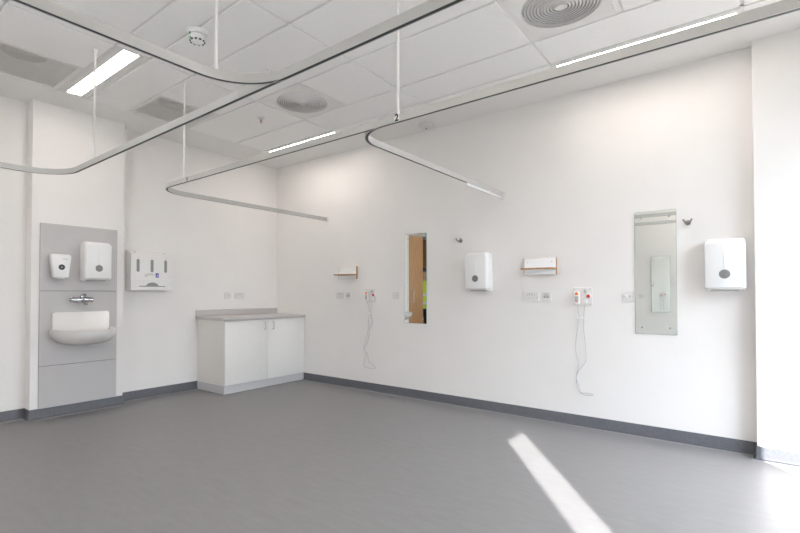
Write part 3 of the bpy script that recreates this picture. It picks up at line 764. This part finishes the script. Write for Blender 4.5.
# ------------------------------------------------------------------ nurse call units
def call_unit(label, loc, cords, clip):
    t = thing('nurse_call_unit', label, 'call unit', loc, RW, 'nurse call units with hanging cords')
    w = .083
    b = B(); b.rings([[(x, y, z) for x, z in rrect(-w*k, w*k, -w*k, w*k, .008, 4)] for y, k in ((0, 1), (-.006, 1), (-.008, .985))]); b.build('face_plate', 'cream', t)
    for sx in (-1, 1):
        for sz in (-1, 1):
            b = B(); b.lathe([(.0065, -.002), (.0065, .0012), (.001, .002)], (sx*.068, -.008, sz*.068), (0, -1, 0), 12); b.build('screw', 'steel', t)
    b = B(); b.box(-.062, -.018, -.020, -.008, -.055, -.02, .003); b.build('handset_holder', 'white', t)
    b = B(); b.rings([[(x - .040, y, z) for x, z in rrect(-.0235*k, .0235*k, -.066+.004*(1-k)*10*.1, .054, .0225*k, 8, .012)] for y, k in ((-.020, .9), (-.024, 1), (-.040, 1), (-.046, .9))]); hs = b.build('handset', 'white', t)
    b = B(); b.lathe([(.0135, -.002), (.0135, .003), (.008, .0055), (.001, .006)], (-.040, -.046, .026), (0, -1, 0), 20); b.build('call_button', 'orange', hs)
    b = B(); b.box(-.055, -.025, -.0472, -.044, -.050, .006, .003); b.build('keypad', 'greyl', hs)
    b = B(); b.box(-.049, -.031, -.0480, -.046, -.046, -.040); b.build('keypad_print', 'orange', hs)
    b = B(); b.box(-.0135, -.0085, -.0086, -.006, -.052, .030); b.build('marking_strip', 'pink', t)
    b = B(); b.lathe([(.0215, 0), (.0215, .006), (.018, .009)], (.054, -.008, .006), (0, -1, 0), 24); b.build('button_collar', 'white', t)
    b = B(); b.lathe([(.0155, 0), (.0155, .012), (.011, .017), (.001, .0185)], (.054, -.014, .006), (0, -1, 0), 24); b.build('reset_button', 'red', t)
    b = B(); b.rings([[(x + .025, y, z) for x, z in slot_out(0, .0115, .028, .066)] for y in (-.007, -.014)]); b.build('indicator', 'greyl', t)
    b = B(); b.rings([[(x + .027, y, z) for x, z in rrect(-.014, .014, -.058, -.022, .007)] for y in (-.007, -.020)]); b.build('cord_socket', 'white', t)
    # cord hanging from the handset to its loop and back to the plate
    pts = []
    P = [Vector((x - loc[0], -.016 - .010*((i % 3) - 1)*.5, z - loc[2])) for i, (x, z) in enumerate(cords)]
    P = [Vector((-.040, -.034, -.064))] + P + [Vector((.027, -.016, -.056))]
    for i in range(len(P) - 1):      # Catmull-Rom
        p0, p1, p2, p3 = P[max(i-1, 0)], P[i], P[i+1], P[min(i+2, len(P)-1)]
        for k in range(6):
            u = k/6; pts.append(.5*((2*p1) + (p2-p0)*u + (2*p0-5*p1+4*p2-p3)*u*u + (3*p1-p0-3*p2+p3)*u**3))
    pts.append(P[-1])
    b = B(); b.tube(pts, .0022, 6); b.build('cord', 'cord', t)
    cx, cz = clip
    b = B(); b.box(cx-loc[0]-.018, cx-loc[0]+.012, -.030, 0, cz-loc[2]-.010, cz-loc[2]+.010, .003); b.lathe([(.007, 0), (.007, .014), (.004, .017)], (cx-loc[0]+.022, 0, cz-loc[2]+.008), (0, -1, 0), 14); b.build('cord_clip', 'white', t)
CORD1 = [(1.787, 1.015), (1.790, 0.960), (1.784, 0.849), (1.762, 0.727), (1.724, 0.591), (1.704, 0.535), (1.733, 0.459), (1.716, 0.380), (1.710, 0.302), (1.753, 0.280), (1.889, 0.289), (1.853, 0.327), (1.773, 0.370), (1.767, 0.440), (1.710, 0.513), (1.744, 0.571), (1.782, 0.661), (1.796, 0.761), (1.838, 0.840), (1.819, 0.949), (1.827, 1.037)]
CORD2 = [(4.253, 0.972), (4.231, 0.827), (4.224, 0.693), (4.244, 0.551), (4.229, 0.462), (4.232, 0.374), (4.253, 0.310), (4.315, 0.286), (4.372, 0.302), (4.325, 0.309), (4.265, 0.307), (4.249, 0.358), (4.226, 0.439), (4.254, 0.513), (4.307, 0.590), (4.308, 0.711), (4.294, 0.863), (4.297, 1.017)]
CLIP1, CLIP2 = (1.781, 0.953), (4.256, 0.972)
call_unit('first nurse call unit, red and orange buttons, nearest the narrow mirror', (1.803, 0, 1.178), CORD1, CLIP1)
call_unit('second nurse call unit, red and orange buttons, near the wide mirror', (4.281, 0, 1.172), CORD2, CLIP2)

# ------------------------------------------------------------------ access panel on the bright pillar
t = thing('access_panel', 'faint white access panel with small lock on the sunlit right pillar', 'access panel', (5.82, -.1053, .88), RW)
b = B()
for x0, x1, z0, z1 in ((-.172, -.150, 0, .65), (.150, .172, 0, .65), (-.150, .150, 0, .022), (-.150, .150, .628, .65)): b.box(x0, x1, -.007, 0, z0, z1, .001, 1)
b.build('frame', 'whitem', t)
b = B(); b.box(-.147, .147, -.005, 0, .025, .625, .001, 1); pd = b.build('panel_door', 'white', t)
b = B(); b.lathe([(.010, 0), (.010, .003), (.001, .0035)], (-.115, -.005, .36), (0, -1, 0), 16); b.build('lock', 'steel', pd)

# ------------------------------------------------------------------ person in the corridor, met in the narrow mirror
def person():
    root = thing('person', 'person in yellow hi vis vest and dark cap standing in the doorway', 'person', (-.32, -4.50, 0), radians(20))
    J = {'pel': (0,0,.95), 'wst': (0,0,1.08), 'chs': (0,0,1.28), 'nck': (.0,0,1.47), 'hd0': (.015,0,1.56)}
    E = [('pel','wst'),('wst','chs'),('chs','nck'),('nck','hd0')]
    Rr = {'pel': .135, 'wst': .130, 'chs': .145, 'nck': .058, 'hd0': .055}
    for s_, n in ((1,'l'),(-1,'r')):
        pts = {'hip': (0,.09*s_,.90), 'kne': (.015,.10*s_,.50), 'ank': (-.01,.105*s_,.10), 'toe': (.13,.12*s_,.045),
               'shd': (0,.17*s_,1.41), 'elb': (-.02,.235*s_,1.13), 'wri': (.07,.25*s_,.90), 'pal': (.09,.25*s_,.83)}
        rad = {'hip': .095, 'kne': .062, 'ank': .045, 'toe': .042, 'shd': .068, 'elb': .047, 'wri': .033, 'pal': .034}
        for k, v in pts.items(): J[k+n] = v; Rr[k+n] = rad[k]
        E += [('pel','hip'+n),('hip'+n,'kne'+n),('kne'+n,'ank'+n),('ank'+n,'toe'+n),('chs','shd'+n),('shd'+n,'elb'+n),('elb'+n,'wri'+n),('wri'+n,'pal'+n)]
        for f, (dx, L) in enumerate(((.030, .072), (.010, .082), (-.010, .076), (-.029, .060))):
            a = 'f%da%s' % (f, n); c = 'f%db%s' % (f, n)
            J[a] = (.09+dx, .25*s_, .83-.045); J[c] = (.095+dx*1.05, .243*s_, .83-.045-L); Rr[a] = .0095; Rr[c] = .008; E += [('pal'+n, a), (a, c)]
        J['th'+n] = (.135, .245*s_, .80); J['ti'+n] = (.148, .24*s_, .765); Rr['th'+n] = .011; Rr['ti'+n] = .009; E += [('pal'+n, 'th'+n), ('th'+n, 'ti'+n)]
    keys = list(J); me = bpy.data.meshes.new('body_graph')
    me.from_pydata([J[k] for k in keys], [(keys.index(a), keys.index(c)) for a, c in E], [])
    ob = bpy.data.objects.new('body_graph', me); COL.objects.link(ob)
    sk = ob.modifiers.new('skin', 'SKIN'); sk.use_smooth_shade = True
    for i, k in enumerate(keys):
        d = me.skin_vertices[0].data[i]; d.radius = (Rr[k], Rr[k]*(1.25 if k in ('pel','wst','chs') else 1)); d.use_root = (k == 'pel')
    sub = ob.modifiers.new('sub', 'SUBSURF'); sub.levels = 2; sub.render_levels = 2
    dg = bpy.context.evaluated_depsgraph_get(); dg.update()
    bm_ = bpy.data.meshes.new_from_object(ob.evaluated_get(dg)); bpy.data.objects.remove(ob)
    # head with brow, nose, mouth and ears welded into the body mesh
    bm = bmesh.new(); bm.from_mesh(bm_)
    hd = bmesh.ops.create_uvsphere(bm, u_segments=28, v_segments=20, radius=1)['verts']
    for v in hd:
        x, y, z = v.co; k = .88 + .12*min(1, max(0, (z + .9)/1.0))
        X, Y, Z = x*.098*k, y*.083*k, z*.118
        if x > .3:
            X += .020*math.exp(-((y/.17)**2 + ((z+.10)/.22)**2)) - .008*math.exp(-(((abs(y)-.38)/.15)**2 + ((z-.06)/.11)**2)) + .006*math.exp(-((y/.3)**2 + ((z+.46)/.07)**2))
        if abs(y) > .85: Y += math.copysign(.018*math.exp(-(((x+.05)/.16)**2 + ((z+.02)/.26)**2)), y)
        v.co = (X + .02, Y, Z + 1.65)
    for f in bm.faces:
        c = f.calc_center_median(); f.smooth = True
        if c.z < .09: f.material_index = 2
        elif c.z < .97 and abs(c.y) < .20: f.material_index = 1
        elif .93 <= c.z < 1.47: f.material_index = 1
        else: f.material_index = 0
    bm_.materials.clear()
    for k in ('skin', 'navy', 'dark'): bm_.materials.append(M[k])
    bm.to_mesh(bm_); bm.free()
    bm_.name = 'body'; body = bpy.data.objects.new('body', bm_); COL.objects.link(body); body.parent = root
    # vest shell, tape bands and cap
    def oval(rx, ry, z, n=36, cx=0.): return [(cx + rx*cos(2*pi*i/n), ry*sin(2*pi*i/n), z) for i in range(n)]
    b = B(); b.rings([oval(.172, .225, .86), oval(.168, .215, 1.0), oval(.165, .21, 1.1), oval(.172, .225, 1.28), oval(.150, .235, 1.40), oval(.105, .20, 1.46), oval(.075, .10, 1.49)], False, False); v = b.build('hi_vis_vest', 'hivis', root)
    b = B(); b.rings([oval(.175, .224, .96), oval(.173, .221, 1.01)], False, False); b.rings([oval(.174, .222, 1.15), oval(.177, .227, 1.20)], False, False); b.build('reflective_tape', 'reflect', v)
    b = B(); b.rings([oval(.106, .086, 1.695, cx=.018), oval(.108, .087, 1.72, cx=.016), oval(.098, .080, 1.755, cx=.014), oval(.065, .055, 1.782, cx=.012), oval(.01, .01, 1.79, cx=.012)], False, True)
    b.rings([[(.10, -.06, 1.70), (.10, .06, 1.70), (.185, .045, 1.688), (.185, -.045, 1.688)], [(.10, -.06, 1.707), (.10, .06, 1.707), (.185, .045, 1.695), (.185, -.045, 1.695)]]); b.build('cap', 'navy', root)
    for s_ in (-1, 1):
        b = B(); b.lathe([(.001, -.004), (.009, 0), (.001, .004)], (.102, s_*.029, 1.657), (1, 0, 0), 12); b.build('eye', 'dark', root)
person()

# ------------------------------------------------------------------ light and camera
SUN_DIR = Vector((-1, 1.39, -.82))
su = bpy.data.lights.new('sun', 'SUN'); su.energy = 19.5; su.angle = radians(.55); su.color = (1, .995, .985)
so = bpy.data.objects.new('sun', su); COL.objects.link(so); so.rotation_euler = SUN_DIR.to_track_quat('-Z', 'Y').to_euler(); so.location = (12, -10, 8)
for i, (y0, y1, z0, z1) in enumerate((W1, W2, W4)):
    pl = bpy.data.lights.new('window_portal', 'AREA'); pl.shape = 'RECTANGLE'; pl.size = z1 - z0; pl.size_y = y1 - y0
    pl.cycles.is_portal = True
    po = bpy.data.objects.new('window_portal', pl); COL.objects.link(po); po.location = (X1 + .03, (y0+y1)/2, (z0+z1)/2); po.rotation_euler = (0, pi/2, 0)
w = bpy.data.worlds.new('sky'); S.world = w; w.use_nodes = True
bg = w.node_tree.nodes['Background']; bg.inputs['Strength'].default_value = 7.8
wn, wl = w.node_tree.nodes, w.node_tree.links
wt = wn.new('ShaderNodeTexCoord'); ws = wn.new('ShaderNodeSeparateXYZ'); wr = wn.new('ShaderNodeValToRGB')
wl.new(wt.outputs['Generated'], ws.inputs[0])
wm = wn.new('ShaderNodeMapRange'); wm.inputs['From Min'].default_value = -1; wm.inputs['From Max'].default_value = 1
wl.new(ws.outputs['Z'], wm.inputs['Value']); wl.new(wm.outputs['Result'], wr.inputs['Fac'])
e = wr.color_ramp.elements; e[0].position = .48; e[0].color = (.07, .07, .066, 1); e[1].position = .53; e[1].color = (.42, .49, .56, 1)
x = e.new(.74); x.color = (1.18, 1.30, 1.46, 1)
wl.new(wr.outputs['Color'], bg.inputs['Color'])

cam = bpy.data.cameras.new('camera'); co = bpy.data.objects.new('camera', cam); COL.objects.link(co); S.camera = co
F, YAW, PITCH = 464.553, .6712, .0168
cam.sensor_fit = 'HORIZONTAL'; cam.sensor_width = 36; cam.lens = F / 800 * 36
cam.shift_x = (400 - 377.13) / 800; cam.shift_y = (285.77 - 266.5) / 800
cam.clip_start = .02
co.location = (5.4431, -4.4592, 1.2); co.rotation_euler = (pi/2 + PITCH, 0, YAW)

S.view_settings.view_transform = 'Standard'; S.view_settings.look = 'None'; S.view_settings.gamma = 1
S.view_settings.use_curve_mapping = False
S.view_settings.exposure = 0.19
S.cycles.use_denoising = True
S.cycles.max_bounces = 10; S.cycles.diffuse_bounces = 6; S.cycles.glossy_bounces = 6; S.cycles.transparent_max_bounces = 12
S.cycles.sample_clamp_indirect = 6
